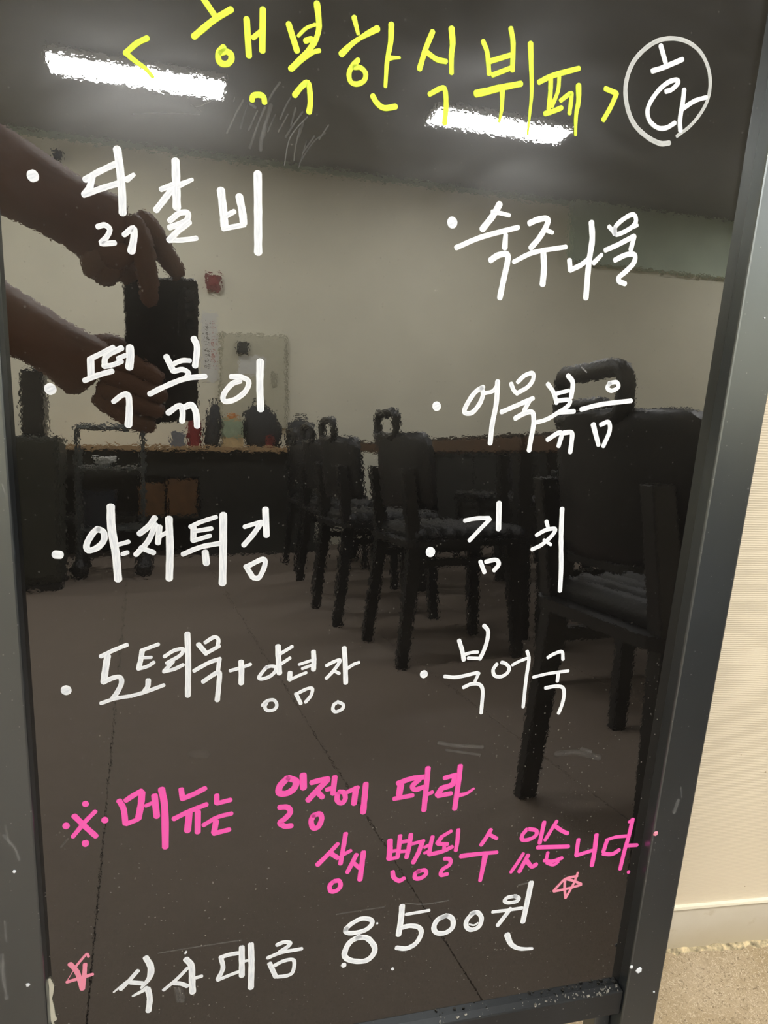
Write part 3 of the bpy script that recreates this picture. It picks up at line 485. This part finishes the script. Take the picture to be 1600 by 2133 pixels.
post(XL - 0.0305, XL, 1); post(XR, XR + 0.0295, -1)
bx(MB(), XL, XR, ZB - 0.0215, ZB, -0.0068, 0.020).build('bottom_rail', 'rail', board, bevel=0.0009)
bx(MB(), XL, XR, ZT, ZT + 0.030, -0.0068, 0.020).build('top_rail', 'frame', board, bevel=0.0009)
bx(MB(), XL - 0.004, XR + 0.004, ZB - 0.006, ZT + 0.006, 0.0065, 0.0105).build('backing_board', 'dark', board)
bx(MB(), XR - 0.0135, XR - 0.0006, FZ + 0.001, ZB - 0.022, 0.003, 0.018).build('leg_brace', 'frame', board, bevel=0.001)
bx(MB(), XL + 0.0006, XL + 0.0135, FZ + 0.001, ZB - 0.022, 0.003, 0.018).build('leg_brace', 'frame', board, bevel=0.001)
bx(MB(), XL + .0006, XR - .0006, -0.640, -0.615, -0.002, 0.018).build('foot_rail', 'frame', board, bevel=0.001)

def catmull(P, sub=5):
    if len(P) < 3: return P
    out = []
    for i in range(len(P) - 1):
        p0 = P[i - 1] if i else P[0] * 2 - P[1]; p1, p2 = P[i], P[i + 1]
        p3 = P[i + 2] if i + 2 < len(P) else P[-1] * 2 - P[-2]
        for k in range(sub):
            t = k / sub
            out.append(0.5 * ((2 * p1) + (p2 - p0) * t + (2 * p0 - 5 * p1 + 4 * p2 - p3) * t * t + (3 * p1 - p0 - 3 * p2 + p3) * t ** 3))
    out.append(P[-1]); return out
def ribbon(V, F, UV, widths, flat, lift, thick, wobble=0.05):
    """one marker stroke in the board's plane: flat top, rounded ends, walls down to the panel"""
    P = [Vector((flat[i] * 1e-4, flat[i + 1] * 1e-4)) for i in range(0, len(flat), 2)]
    P = catmull(P); n = len(P)
    cum = [0.0]
    for a, b in zip(P, P[1:]): cum.append(cum[-1] + (b - a).length)
    tot = max(cum[-1], 1e-6); ws = [w * 1e-4 / 2 for w in widths]
    def wid(s):
        if len(ws) == 1: return ws[0]
        q = s / tot * (len(ws) - 1); i = min(int(q), len(ws) - 2); return ws[i] + (ws[i + 1] - ws[i]) * (q - i)
    rows = []
    def tan(i):
        a, b = P[max(i - 1, 0)], P[min(i + 1, n - 1)]; d = b - a
        return d.normalized() if d.length > 1e-9 else Vector((1, 0))
    ph = random.random() * 6; u0 = random.random() * 50
    t0, t1 = tan(0), tan(n - 1); r0, r1 = wid(0), wid(tot)
    for k in range(4):                               # start cap
        a = k / 4 * PI / 2; rows.append((P[0] - t0 * r0 * math.cos(a) * 0.8, t0, max(r0 * math.sin(a), r0 * 0.18), -r0 * math.cos(a)))
    for i in range(n):
        w = wid(cum[i]) * (1 + wobble * math.sin(ph + cum[i] * 900) * 0.6 + wobble * 0.5 * math.sin(ph * 2 + cum[i] * 2300))
        rows.append((P[i], tan(i), w, cum[i]))
    for k in range(1, 5):
        a = k / 4 * PI / 2; rows.append((P[-1] + t1 * r1 * math.sin(a) * 0.8, t1, max(r1 * math.cos(a), r1 * 0.18), tot + r1 * math.sin(a)))
    o = len(V)
    for p, t, w, s in rows:
        nrm = Vector((-t.y, t.x))
        for v, dz in ((-1.0, 0), (-0.93, 1), (0.0, 1), (0.93, 1), (1.0, 0)):
            q = p + nrm * w * v
            V.append(P3(q.x, q.y, lift + (thick if dz else 0.00002))); UV.append((s * 1000 + u0, v))
    for i in range(len(rows) - 1):
        for j in range(4): F.append((o + i * 5 + j, o + i * 5 + j + 1, o + (i + 1) * 5 + j + 1, o + (i + 1) * 5 + j))
def ink(name, strokes, mat, parent, lift=0.0, thick=0.00022, step=0.00003):
    V, F, UV = [], [], []
    for i, st in enumerate(strokes): ribbon(V, F, UV, st[0], st[1], lift, thick + step * (i % 6))
    me = bpy.data.meshes.new(name); me.from_pydata(V, [], F); me.update()
    ul = me.uv_layers.new(name='UVMap')
    for l in me.loops: ul.data[l.index].uv = UV[l.vertex_index]
    me.materials.append(M[mat] if isinstance(mat, str) else mat)
    o = bpy.data.objects.new(name, me); COL.objects.link(o); o.parent = parent
    return o
WORDS = {'white': 'white', 'yellow': 'yellow-green', 'pink': 'pink', 'pale_pink': 'pale pink'}
SIGNS = {'<': 'left angle bracket', '>': 'right angle bracket', '※': 'reference mark', '+': 'plus sign', 'bullet': 'round bullet dot', 'star': 'star'}
for nm, lab, colr, syl in LINES:
    le = empty(nm + '_line', parent=board); le['label'] = lab
    for ch, st in syl:
        part = {'bullet': 'bullet_dot', 'star': 'star_outline', '<': 'bracket', '>': 'bracket', '+': 'plus_sign', '※': 'reference_mark'}.get(ch, 'numeral' if ch.isdigit() else 'syllable')
        o = ink(part, st, colr, le) if nm != 'circled_mark' else ink(part, st[1:], colr, le)
        if nm == 'circled_mark': ink('ring', st[:1], 'thin_white', le)['label'] = 'thin grey-white hand-drawn ring'
        o['label'] = WORDS[colr] + ' handwritten ' + (SIGNS.get(ch) or (('numeral ' if ch.isdigit() else 'syllable ') + ch))
se = empty('chalk_smears', parent=board); se['label'] = 'faint grey streaks of wiped chalk ink'
smats = {}
for data, lift in ((SMEARS, 0.0), (FRAME_SMEARS, 0.0101)):
    for op, w, pts in data:
        if op not in smats: smats[op] = mat_smear(op)
        ink('chalk_smear', [(w, pts)], smats[op], se, lift, 0.00006, 0)
mk = empty('paint_drops', parent=board); mk['label'] = 'small dried drops of white and pink ink on the frame'
for kd, x, z, r in FRAME_MARKS:
    mb = MB(); ring0 = []; ring1 = []; rr = random.Random(x)
    for k in range(12):
        a = 2 * PI * k / 12; q = r * 1e-4 * (0.85 + 0.3 * rr.random())
        ring0.append(P3(x * 1e-4 + q * math.cos(a), z * 1e-4 + q * math.sin(a), 0.0101)); ring1.append(P3(x * 1e-4 + q * .7 * math.cos(a), z * 1e-4 + q * .7 * math.sin(a), 0.0107))
    mb.loft([ring0, ring1]); mb.build('paint_drop', {'w': 'white', 'p': 'pale_pink', 'g': 'white'}[kd], mk)
cr = MB(); rr = random.Random(11)
for k in range(80):
    x = XR - 0.004 - abs(rr.gauss(0, .09)) if k % 4 else XR - .002 - rr.random() * .03
    if x < XL + .003: continue
    s_ = 0.0002 + rr.random() ** 3 * 0.0010; y = -0.0005 - rr.random() * .0055
    m_ = Matrix.Translation((x - FX, y, ZB - FZ + s_ * .4)) @ Matrix.Rotation(rr.random() * 6, 4, 'Z') @ Matrix.Rotation(rr.random() * 2, 4, 'X')
    cr.box(-s_, s_, -s_ * .6, s_ * .6, -s_ * .4, s_ * .4, m_)
co_ = cr.build('dust_crumbs', 'crumb', board); co_['kind'] = 'stuff'
# torn strip of cream tape hanging out of the groove at the left post
V = []
for z, a, b in ((-0.3955, 0.0, 0.0012), (-0.401, 0.0002, 0.003), (-0.4065, 0.0, 0.0022), (-0.4105, -0.0008, 0.0012), (-0.417, -0.0006, 0.0022), (-0.4235, -0.0004, 0.0026), (-0.4262, 0.0, 0.0034), (-0.4275, 0.0002, 0.0012), (-0.434, 0.0012, 0.0026)):
    V.append([P3(XL + a, z, 0.0012), P3(XL + b, z, 0.0012), P3(XL + b, z, 0.0002), P3(XL + a, z, 0.0002)])
tp = MB().loft(V).build('tape_scrap', 'cream', board); tp['label'] = 'torn cream scrap of tape at the left edge of the panel'

# ------------------------------------------------------------------ photographer and phone (seen as reflections)
def cam_pt(x, y, z): return Vector((CAMR[0][0] * x + CAMR[0][1] * y + CAMR[0][2] * z, CAMR[1][0] * x + CAMR[1][1] * y + CAMR[1][2] * z, 0.78 + CAMR[2][0] * x + CAMR[2][1] * y + CAMR[2][2] * z))
ph = thing('phone', 'black mobile phone held upright in both hands, taking the picture', 'phone', cam_pt(-0.0267, 0.0484, -0.008))
Rm = Matrix([[CAMR[i][0], CAMR[i][1], CAMR[i][2]] for i in range(3)])
ph.rotation_euler = Rm.to_euler()
def slab(w, h, r, z0, z1): return MB().loft([[(x, y, z) for x, y in rrect(w, h, r)] for z in (z0, z1)])
slab(0.0720, 0.1511, 0.008, -0.0035, 0.0035).build('body', 'phone', ph, bevel=0.001)
slab(0.066, 0.145, 0.006, -0.0039, -0.0036).build('screen', 'glass', ph)
slab(0.019, 0.050, 0.006, 0.0036, 0.0046).build('camera_island', 'phone', ph, loc=(0.0245, -0.0425, 0))
for k, yy in enumerate((-0.0605, -0.0484, -0.031)):
    MB().lathe([(0.005, 0.0046), (0.005, 0.0052), (0.004, 0.0054)], (0.0267 if k != 1 else 0.0267, yy if k != 1 else -0.0484, 0)).build('lens', 'glass', ph)

HANDS = {
 'arm1': [(-0.2603, 0.0234, 0.9282), (-0.2064, 0.0438, 0.9002), (-0.1597, 0.0652, 0.871), (-0.1161, 0.058, 0.8514), (-0.0915, 0.0479, 0.8409), (-0.0716, 0.0401, 0.8333), (-0.0579, 0.0392, 0.8327)],
 'fist': [(-0.0703, 0.0408, 0.8353), (-0.075, 0.0338, 0.8182), (-0.0737, 0.0264, 0.8079)],
 'a1': [(-0.06, 0.0514, 0.8483), (-0.0463, 0.0528, 0.8238), (-0.0414, 0.0373, 0.7976), (-0.0393, 0.0188, 0.7747)],
 'a2': [(-0.0546, 0.0464, 0.8546), (-0.0368, 0.0409, 0.8365), (-0.0218, 0.0255, 0.8198), (-0.0105, 0.0103, 0.807)],
 'a3': [(-0.0771, 0.0391, 0.8287), (-0.0841, 0.0451, 0.8094), (-0.0925, 0.0347, 0.8026), (-0.0876, 0.0157, 0.8074)],
 'a4': [(-0.0699, 0.0345, 0.822), (-0.075, 0.0397, 0.8021), (-0.0814, 0.0276, 0.7973), (-0.0768, 0.0114, 0.803)],
 'a5': [(-0.0708, 0.0296, 0.8231), (-0.0645, 0.0178, 0.808), (-0.0517, 0.0096, 0.801)],
 'arm2': [(-0.3038, -0.0254, 0.8278), (-0.2342, 0.0002, 0.794), (-0.1705, 0.0146, 0.7575), (-0.1254, 0.0058, 0.7353), (-0.1032, -0.0062, 0.7197), (-0.0885, -0.014, 0.7096)],
 'b1': [(-0.0899, -0.0045, 0.7294), (-0.0677, 0.0069, 0.7255), (-0.0456, 0.0001, 0.7161), (-0.0284, -0.0143, 0.7088)],
 'b2': [(-0.088, -0.0063, 0.7167), (-0.0658, 0.0016, 0.7076), (-0.0435, -0.0076, 0.6981), (-0.0241, -0.0229, 0.6922)],
 'b3': [(-0.0885, -0.0118, 0.7047), (-0.0685, -0.0057, 0.6909), (-0.0459, -0.0145, 0.6822), (-0.0269, -0.0291, 0.6777)],
 'b4': [(-0.0912, -0.0199, 0.6958), (-0.0733, -0.0138, 0.6785), (-0.053, -0.0235, 0.667), (-0.0355, -0.0361, 0.6624)],
 'b5': [(-0.099, -0.0114, 0.7298), (-0.0881, -0.0151, 0.7411), (-0.0726, -0.0227, 0.744), (-0.06, -0.0285, 0.7397)],
}
def skin_obj(name, chains, mat, parent, sub=2):
    me = bpy.data.meshes.new(name); V = []; E = []; Rd = []; roots = []
    for pts, rad in chains:
        o = len(V); roots.append(o)
        for i, p in enumerate(pts):
            V.append(tuple(p)); Rd.append(rad[i] if isinstance(rad, (list, tuple)) else rad)
            if i: E.append((o + i - 1, o + i))
    me.from_pydata(V, E, []); me.update()
    ob = bpy.data.objects.new(name, me); COL.objects.link(ob); ob.parent = parent
    md = ob.modifiers.new('skin', 'SKIN'); md.use_smooth_shade = True
    for i, sv in enumerate(me.skin_vertices[0].data):
        r = Rd[i]; sv.radius = r if isinstance(r, tuple) else (r, r); sv.use_root = i in roots
    sb = ob.modifiers.new('subsurf', 'SUBSURF'); sb.levels = sub; sb.render_levels = sub
    me.materials.append(M[mat]); return ob
person = thing('person', 'person leaning in from the left with bare forearms, holding a black phone', 'person')
hip = Vector((-0.86, -0.52, 0.66)); chest = Vector((-0.68, -0.28, 0.98)); neck = Vector((-0.62, -0.20, 1.14)); head = Vector((-0.57, -0.14, 1.27))
shR, shL = Vector((-0.54, -0.36, 1.08)), Vector((-0.76, -0.06, 1.04))
elR, elL = Vector((-0.335, -0.06, 0.965)), Vector((-0.47, 0.03, 0.87))
h = HANDS; V_ = Vector
arm1 = [shR, shR.lerp(elR, .5), elR] + [V_(p) for p in h['arm1'][0:]]
arm2 = [shL, shL.lerp(elL, .5), elL] + [V_(p) for p in h['arm2'][0:]]
kneeR, kneeL = Vector((-0.62, -0.33, 0.44)), Vector((-0.80, -0.14, 0.43))
ankR, ankL = Vector((-0.74, -0.62, 0.07)), Vector((-0.93, -0.42, 0.07))
fR, fL = [0.0095, 0.0102, 0.0092, 0.0080], [0.0100, 0.0102, 0.0095, 0.0085]
FIST = [V_(p) for p in h['fist']]
chains = [([hip, hip.lerp(chest, .5), chest, neck, neck.lerp(head, .4), neck.lerp(head, .85) - V_((.012, .012, 0))], [.125, .12, .13, .066, .056, .052]),
          ([chest, shR.lerp(chest, .3), *arm1], [.08, .06, .052, .045, .040, .041, .040, .037, .031, (.024, .036), (.026, .040), (.020, .034)]),
          ([chest, shL.lerp(chest, .3), *arm2], [.08, .06, .052, .045, .040, .040, .036, .033, .027, (.024, .036), (.024, .036)]),
          ([hip, Vector((-0.79, -0.56, 0.60)), Vector((-.70, -.45, .52)), kneeR, kneeR.lerp(ankR, .5), ankR], [.11, .085, .075, .058, .052, .04]),
          ([hip, Vector((-0.90, -0.43, 0.60)), Vector((-.86, -.29, .52)), kneeL, kneeL.lerp(ankL, .5), ankL], [.11, .085, .075, .058, .052, .04])]
chains.append((FIST, [(.026, .036), (.024, .030), (.014, .022)]))
for k in ('a1', 'a2'): chains.append((h[k], [.0150, .0125, .0105, .0088]))
for k in ('a3', 'a4'): chains.append((h[k], [.0150, .0140, .0120, .0095]))
chains.append((h['a5'], [.018, .0135, .0105]))
for k in ('b1', 'b2', 'b3', 'b4'): chains.append((h[k], [.0125, .0115, .0105, .009]))
chains.append((h['b5'], [.017, .013, .011, .009]))
# head: one continuous lofted chain with brow, nose and chin widths
chains.append(([head + V_((0.03, 0.04, -0.095)), head + V_((0.012, 0.016, -0.05)), head, head + V_((-.012, -.015, .06)), head + V_((-.02, -.025, .095))], [.036, .058, .078, .076, .045]))
fd = V_((0.62, 0.62, -0.30)).normalized(); sd = V_((0.70, -0.70, 0)).normalized(); ud = sd.cross(fd).normalized()
chains.append(([head + fd * .070 + ud * .015, head + fd * .092 - ud * .018, head + fd * .078 - ud * .030], [.009, .013, .010]))
for s_ in (-1, 1): chains.append(([head + sd * s_ * .074 + ud * .018, head + sd * s_ * .084 - ud * .012], [.016, .012]))
body = skin_obj('body', chains, 'skin', person)
skin_obj('shirt', [([hip.lerp(chest, -.12), hip.lerp(chest, .1), hip.lerp(chest, .5), chest, chest.lerp(neck, .6)], [.150, .150, .138, .145, .10]),
                   ([chest, shR.lerp(chest, .3), shR, shR.lerp(elR, .55)], [.095, .076, .066, .058]), ([chest, shL.lerp(chest, .3), shL, shL.lerp(elL, .55)], [.095, .076, .066, .058])], 'shirt', person)
skin_obj('trousers', [([hip.lerp(chest, .12), hip], [.136, .135]),
                      ([hip, Vector((-0.79, -0.56, 0.60)), Vector((-.70, -.45, .52)), kneeR, kneeR.lerp(ankR, .5), ankR + V_((0, 0, .03))], [.125, .098, .088, .07, .064, .055]),
                      ([hip, Vector((-0.90, -0.43, 0.60)), Vector((-.86, -.29, .52)), kneeL, kneeL.lerp(ankL, .5), ankL + V_((0, 0, .03))], [.125, .098, .088, .07, .064, .055])], 'trousers', person)
skin_obj('hair', [([head - ud * .03 - fd * .050, head + ud * .02 - fd * .038, head + ud * .058 - fd * .012, head + ud * .070 + fd * .035], [.062, .080, .080, .056])], 'hair', person)
for a in (ankR, ankL):
    skin_obj('shoe', [([V_((a.x - .03, a.y - .03, .045)), V_((a.x + .06, a.y + .06, .042)), V_((a.x + .135, a.y + .135, .030))], [(.04, .042), (.045, .04), (.036, .028)])], 'shoe', person)
for s_ in (-1, 1):
    e = MB().lathe([(0.001, -.009), (.007, -.006), (.009, 0), (.007, .006), (.001, .009)], seg=10).build('eye', 'glass', person, smooth=True)
    e.location = head + fd * .072 + sd * s_ * .030 + ud * .012
mth = MB().tube([head + fd * .070 - ud * .052 + sd * .022, head + fd * .078 - ud * .054, head + fd * .070 - ud * .052 - sd * .022], .005, 6).build('mouth', 'darkred', person, smooth=True)

# ------------------------------------------------------------------ dining chairs
def make_chair(label):
    """faces +x; origin on the floor under the middle of the backrest"""
    t = thing('dining_chair', label, 'chair', group='black dining chairs along the tables')
    def arc(z, off, lean):
        pts = []
        for k in range(13):
            a = (k / 12 - 0.5) * 2; pts.append((lean + 0.075 * a * a + off, 0.195 * a, z))
        return pts
    mb = MB(); rings = []
    prof = [(.475, .022, .94), (.50, .015, 1.0), (.58, .007, 1.0), (.66, .0, 1.0), (.688, -.005, .95), (.702, -.007, .86), (.708, -.008, .72)]
    rings = []
    for z, ln, sc in prof:
        inn = [(x, y * sc, zz) for x, y, zz in arc(z, .012, ln)]; outr = [(x, y * sc, zz) for x, y, zz in arc(z, -.014, ln)]
        rings.append(inn + outr[::-1])
    mb.loft(rings); mb.build('backrest', 'chair', t, smooth=True)
    hp = [(-.010 + .018 * (abs(p[0]) / .1) ** 2, p[0], .733 + p[1]) for p in rrect(.185, .074, .022, 4)]
    MB().tube(hp, [.0148] * len(hp), 8, closed=True).build('grip_handle', 'leg', t, smooth=True)
    MB().loft([[(x + .215, y, z) for x, y in rrect(.42, .40, .06)] for z in (.365, .385)]).build('seat_base', 'leg', t)
    cu = MB()
    for k in range(8):                               # channelled cushion: eight padded ribs
        x = .035 + k * .0475; ring = []
        for y in (-.19, -.17, .17, .19):
            s_ = .6 if abs(y) > .18 else 1
            ring.append([(x + .0235 + .0235 * s_ * math.cos(q * PI / 6), y, .386 + .036 * s_ * max(0, math.sin(q * PI / 6))) for q in range(7)])
        cu.loft(ring)
    cu.build('seat_cushion', 'cushion', t, smooth=True)
    for x, y, xt in ((.0, .18, .045), (.0, -.18, .045), (.395, .165, .375), (.395, -.165, .375)):
        top = .60 if x == 0 else .372
        pr = [(.017, 0.0), (.022, .366), (.019, top)]
        rings = []
        for r, z in pr:
            f = min(z / .37, 1); cx_ = x + (xt - x) * f - (max(0, z - .37) * .12); cy_ = y - math.copysign(.02, y) * f
            rings.append([(cx_ + dx * r, cy_ + dy * r * .8, z) for dx, dy in ((-1, -1), (1, -1), (1, 1), (-1, 1))])
        MB().loft(rings).build('leg', 'leg', t, bevel=.003)
    MB().box(.04, .37, .150, .165, .30, .325).build('side_stretcher', 'leg', t); MB().box(.04, .37, -.165, -.150, .30, .325).build('side_stretcher', 'leg', t)
    return t
CH = [(.625, -.25, 2, 'black dining chair with grip handle largest and nearest to the menu board'),
      (.69, -1.475, 0, 'black dining chair with grip handle second largest, middle of the reflected row'),
      (.645, -2.07, 0, 'black dining chair third from the board, its handle just left of the second largest chair'),
      (.715, -2.74, 0, 'black dining chair fourth along the row, small handle between third chair and red spot'),
      (.765, -3.40, 0, 'black dining chair fifth along the row, tiny handle next to the wall cabinet'),
      (1.02, -.86, 3, 'black dining chair pushed under the table behind the nearest chair')]
ch0 = make_chair(CH[0][3])
for i, (x, y, rz, lab) in enumerate(CH):
    c = ch0 if i == 0 else copy_tree(ch0)
    c.location = (x, y, 0); c.rotation_euler = (0, 0, math.radians(rz)); c['label'] = lab
    c['group'] = 'black dining chairs along the tables'

def make_table(x, y0, y1, label):
    t = thing('dining_table', label, 'table', (x, y0, 0), group='brown edged dining tables')
    ln = y1 - y0
    MB().box(0, .62, 0, ln, .705, .716).build('table_top', 'tabletop', t, bevel=.002)
    MB().box(0, .62, 0, ln, .655, .7045).build('edge_band', 'edge', t, bevel=.003)
    for xx in (.05, .57):
        for yy in (.07, ln - .07): MB().box(xx - .025, xx + .025, yy - .025, yy + .025, 0, .654).build('leg', 'leg', t)
    return t
make_table(1.16, -1.42, -.30, 'dining table with brown edge nearest to the menu board')
make_table(1.16, -2.58, -1.46, 'dining table with brown edge second from the menu board')
make_table(1.16, -3.74, -2.62, 'dining table with brown edge farthest from the menu board')
OPP = ['nearest', 'second', 'third', 'fourth', 'fifth', 'sixth']
for i, y in enumerate((-.62, -1.18, -1.74, -2.30, -2.86, -3.42)):
    c = copy_tree(ch0); c.location = (2.26, y, 0); c.rotation_euler = (0, 0, PI); c['group'] = 'black dining chairs along the tables'
    c['label'] = 'black dining chair %s from the menu board on the far side of the tables' % OPP[i]

# ------------------------------------------------------------------ counter at the back and what stands on it
ct = thing('counter', 'low dark service counter with tan wooden top along the back wall', 'counter', (-.55, -4.05, 0))
MB().box(-.02, 1.62, -.33, .16, .655, .685).build('worktop', 'wood', ct, bevel=.003)
MB().box(.0, 1.6, -.33, -.31, .0, .654).build('back_panel', 'dark', ct)
for x in (.0, .86, 1.58): MB().box(x, x + .02, -.31, .04, .0, .654).build('side_panel', 'dark', ct)
MB().box(.02, .86, -.31, .03, .235, .255).build('shelf', 'dark', ct)
MB().box(.88, 1.58, .02, .04, .0, .654).build('front_panel', 'dark', ct)
MB().box(.02, .86, .025, .04, .50, .654).build('apron', 'dark', ct)
def carton(x, y, z, w, d_, h_, label):
    t = thing('cardboard_box', label, 'box', (x, y, z))
    MB().box(0, w, 0, d_, 0, h_).build('carton', 'card', t, bevel=.002)
    MB().box(w / 2 - .02, w / 2 + .02, -.0006, d_ + .0006, h_ + .0001, h_ + .0008).build('tape', 'tan', t)
carton(-.05, -4.30, .2551, .15, .26, .20, 'narrow brown cardboard box on the counter shelf')
carton(.115, -4.30, .2551, .18, .26, .22, 'wider brown cardboard box on the counter shelf beside the narrow one')
def bag(x, y, z, w, h_, label, lean=.02):
    t = thing('black_bag', label, 'bag', (x, y, z))
    rings = []; rr = random.Random(int(w * 1e4))
    for i, (zz, s_) in enumerate(((0, .85), (.15, 1), (.5, .97), (.8, .8), (.95, .5), (1, .22))):
        rings.append([(w / 2 * s_ * math.cos(2 * PI * k / 14) * (1 + .08 * rr.random()) + lean * zz, .08 * s_ * math.sin(2 * PI * k / 14), zz * h_) for k in range(14)])
    MB().loft(rings).build('pouch', 'bag', t, smooth=True)
    MB().tube([(lean - w * .2, 0, h_ * .9), (lean - w * .15, 0, h_ * 1.12), (lean + w * .15, 0, h_ * 1.12), (lean + w * .2, 0, h_ * .9)], .006, 6).build('strap', 'bag', t)
bag(.392, -4.10, .6851, .10, .27, 'black bag on the counter left of the green labelled jar')
bag(.722, -4.10, .6851, .24, .27, 'black bag on the counter right of the green labelled jar', -.03)
bag(.965, -4.10, .6851, .20, .19, 'low black bag at the right end of the counter', 0)
jr = thing('jar', 'square jar with pale green label and tan base on the counter', 'jar', (.52, -4.08, .6851))
slab(.125, .10, .015, 0, .06).build('base', 'tan', jr); slab(.13, .105, .016, .0601, .165).build('label_band', 'green', jr)
slab(.11, .09, .015, .1651, .185).build('shoulder', 'tan', jr); MB().lathe([(.03, .1851), (.03, .20), (.02, .205)]).build('lid', 'orange', jr)
rc = thing('red_cup', 'small red cup at the right end of the counter', 'cup', (.735, -3.94, .6851))
MB().lathe([(.024, 0), (.030, .07), (.027, .07), (.02, .01)]).build('cup_wall', 'red', rc); MB().lathe([(.025, .0), (.0255, .004), (.001, .005)]).build('base', 'darkred', rc)
tn = thing('tin', 'dark red tin on the counter left of the black bag', 'tin', (.285, -4.08, .6851))
MB().lathe([(.045, 0), (.045, .15), (.043, .155)]).build('can', 'darkred', tn, smooth=False); MB().lathe([(.046, .1551), (.046, .168), (.03, .17)]).build('lid', 'darkred', tn)
gb = thing('napkin_box', 'small blue-grey box on the counter beside the red tin', 'box', (.14, -4.13, .6851))
MB().box(0, .085, 0, .10, 0, .085).build('carton', 'greydoc', gb, bevel=.004); MB().box(.02, .065, .03, .07, .0851, .088).build('slot_flap', 'paper', gb)

sb = thing('sideboard', 'long low black sideboard along the back wall behind the tables', 'sideboard', (1.66, -4.39, 0))
MB().box(0, 3.1, 0, .36, .05, .64).build('carcass', 'dark', sb); MB().box(-.01, 3.11, 0, .38, .6401, .665).build('worktop', 'dark', sb, bevel=.003); MB().box(.03, 3.07, .03, .33, 0, .0499).build('plinth', 'leg', sb)
for k in range(6): MB().box(.01 + k * .515, .515 + k * .515, .3601, .375, .07, .63).build('door', 'dark', sb, bevel=.002)
cart = thing('service_cart', 'grey metal service cart with two shelves in front of the counter', 'cart', (-.345, -3.55, 0))
for x in (0, .315):
    for y in (0, .28): MB().tube([(x, y, .10), (x, y, .765 if y else .66)], .0125, 8).build('post', 'steel', cart)
    for y in (0, .28): MB().lathe([(.03, .0), (.045, .03), (.045, .06), (.02, .099)], (x, y, 0), 12).build('caster', 'leg', cart)
MB().tube([(0, .28, .765), (.315, .28, .765)], .016, 8).build('push_bar', 'steel', cart)
for z in (.235, .545): MB().box(-.012, .327, -.012, .292, z, z + .02).build('shelf', 'steel', cart, bevel=.003)
tb = thing('storage_tub', 'dark blue tub on the lower shelf of the service cart', 'tub', (-.25, -3.41, .2551))
MB().loft([[(x * s_, y * s_, z) for x, y in rrect(.17, .22, .03)] for z, s_ in ((0, .85), (.17, 1), (.18, 1.05), (.185, 1.05), (.185, .95), (.02, .8))]).build('tub_shell', 'blue', tb)
bw = thing('bowl', 'small pale bowl on the upper shelf of the service cart', 'bowl', (-.22, -3.41, .5651))
MB().lathe([(.025, 0), (.05, .03), (.06, .055), (.056, .055), (.02, .008)]).build('bowl_shell', 'paper', bw, smooth=True)
cl = thing('drinks_cooler', 'low dark drinks cooler with a tall black dispenser at the left of the room', 'cooler', (-.70, -3.3, 0))
MB().box(0, .30, 0, .35, .03, .71).build('cabinet', 'cooler', cl, bevel=.01); MB().box(.01, .29, .351, .365, .06, .69).build('door', 'cooler', cl, bevel=.004)
MB().box(.135, .235, .08, .28, .711, 1.02).build('dispenser_tower', 'leg', cl, bevel=.01); MB().box(.0, .30, 0, .35, 0, .029).build('plinth', 'leg', cl)

# ------------------------------------------------------------------ on the back wall
al = thing('fire_alarm', 'small square red fire alarm box on the back wall', 'alarm', (.434, YB, 1.772))
MB().loft([[(x, y_, z) for x, z in rrect(.098, .104, .012)] for y_ in (.0, .035)]).build('case', 'red', al)
MB().lathe([(.034, 0), (.034, .006), (.028, .010)], seg=20).build('call_button', 'darkred', al).matrix_local = Matrix.Translation((0, .0352, 0)) @ Matrix.Rotation(-PI / 2, 4, 'X')
pl = thing('price_list', 'narrow white paper list on the back wall below the fire alarm', 'paper', (.41, YB, 1.35))
MB().box(-.052, .052, .0, .003, -.226, .226).build('sheet', 'paper', pl)
pr = random.Random(5)
for i in range(9):
    z = .16 - i * .036
    MB().box(-.03, -.005, .0031, .0034, z - .006, z + .006).build('printed_mark', 'print_', pl)
    MB().box(.008 + pr.random() * .006, .034, .0031, .0034, z - .006, z + .006).build('printed_mark', 'printr', pl)
cb = thing('wall_cabinet', 'shallow cream cabinet with papers taped on its door, on the back wall', 'cabinet', (.70, YB, 1.14))
MB().box(-.228, .228, 0, .03, -.33, .31).build('case', 'doorline', cb, bevel=.004); MB().box(-.215, .215, .0301, .040, -.32, .298).build('door', 'door', cb, bevel=.003)
MB().box(-.115, -.04, .0401, .075, .17, .245).build('lock_box', 'dark', cb, bevel=.006)
MB().box(-.10, .07, .0401, .042, .03, .16).build('taped_sheet', 'paper', cb); MB().box(.12, .155, .0401, .05, -.04, .06).build('handle', 'doorline', cb)
sp = thing('security_camera', 'tiny black camera high on the back wall near the ceiling', 'camera', (-.505, YB, 2.60 - .14))
MB().box(-.03, .03, 0, .02, -.03, .03).build('mount', 'leg', sp, bevel=.003); MB().lathe([(.03, .0), (.035, .02), (.025, .045), (.001, .05)], (0, .06, -.04), 14).build('dome', 'glass', sp, smooth=True)
MB().box(-.008, .008, .0201, .07, -.012, .004).build('arm', 'leg', sp)
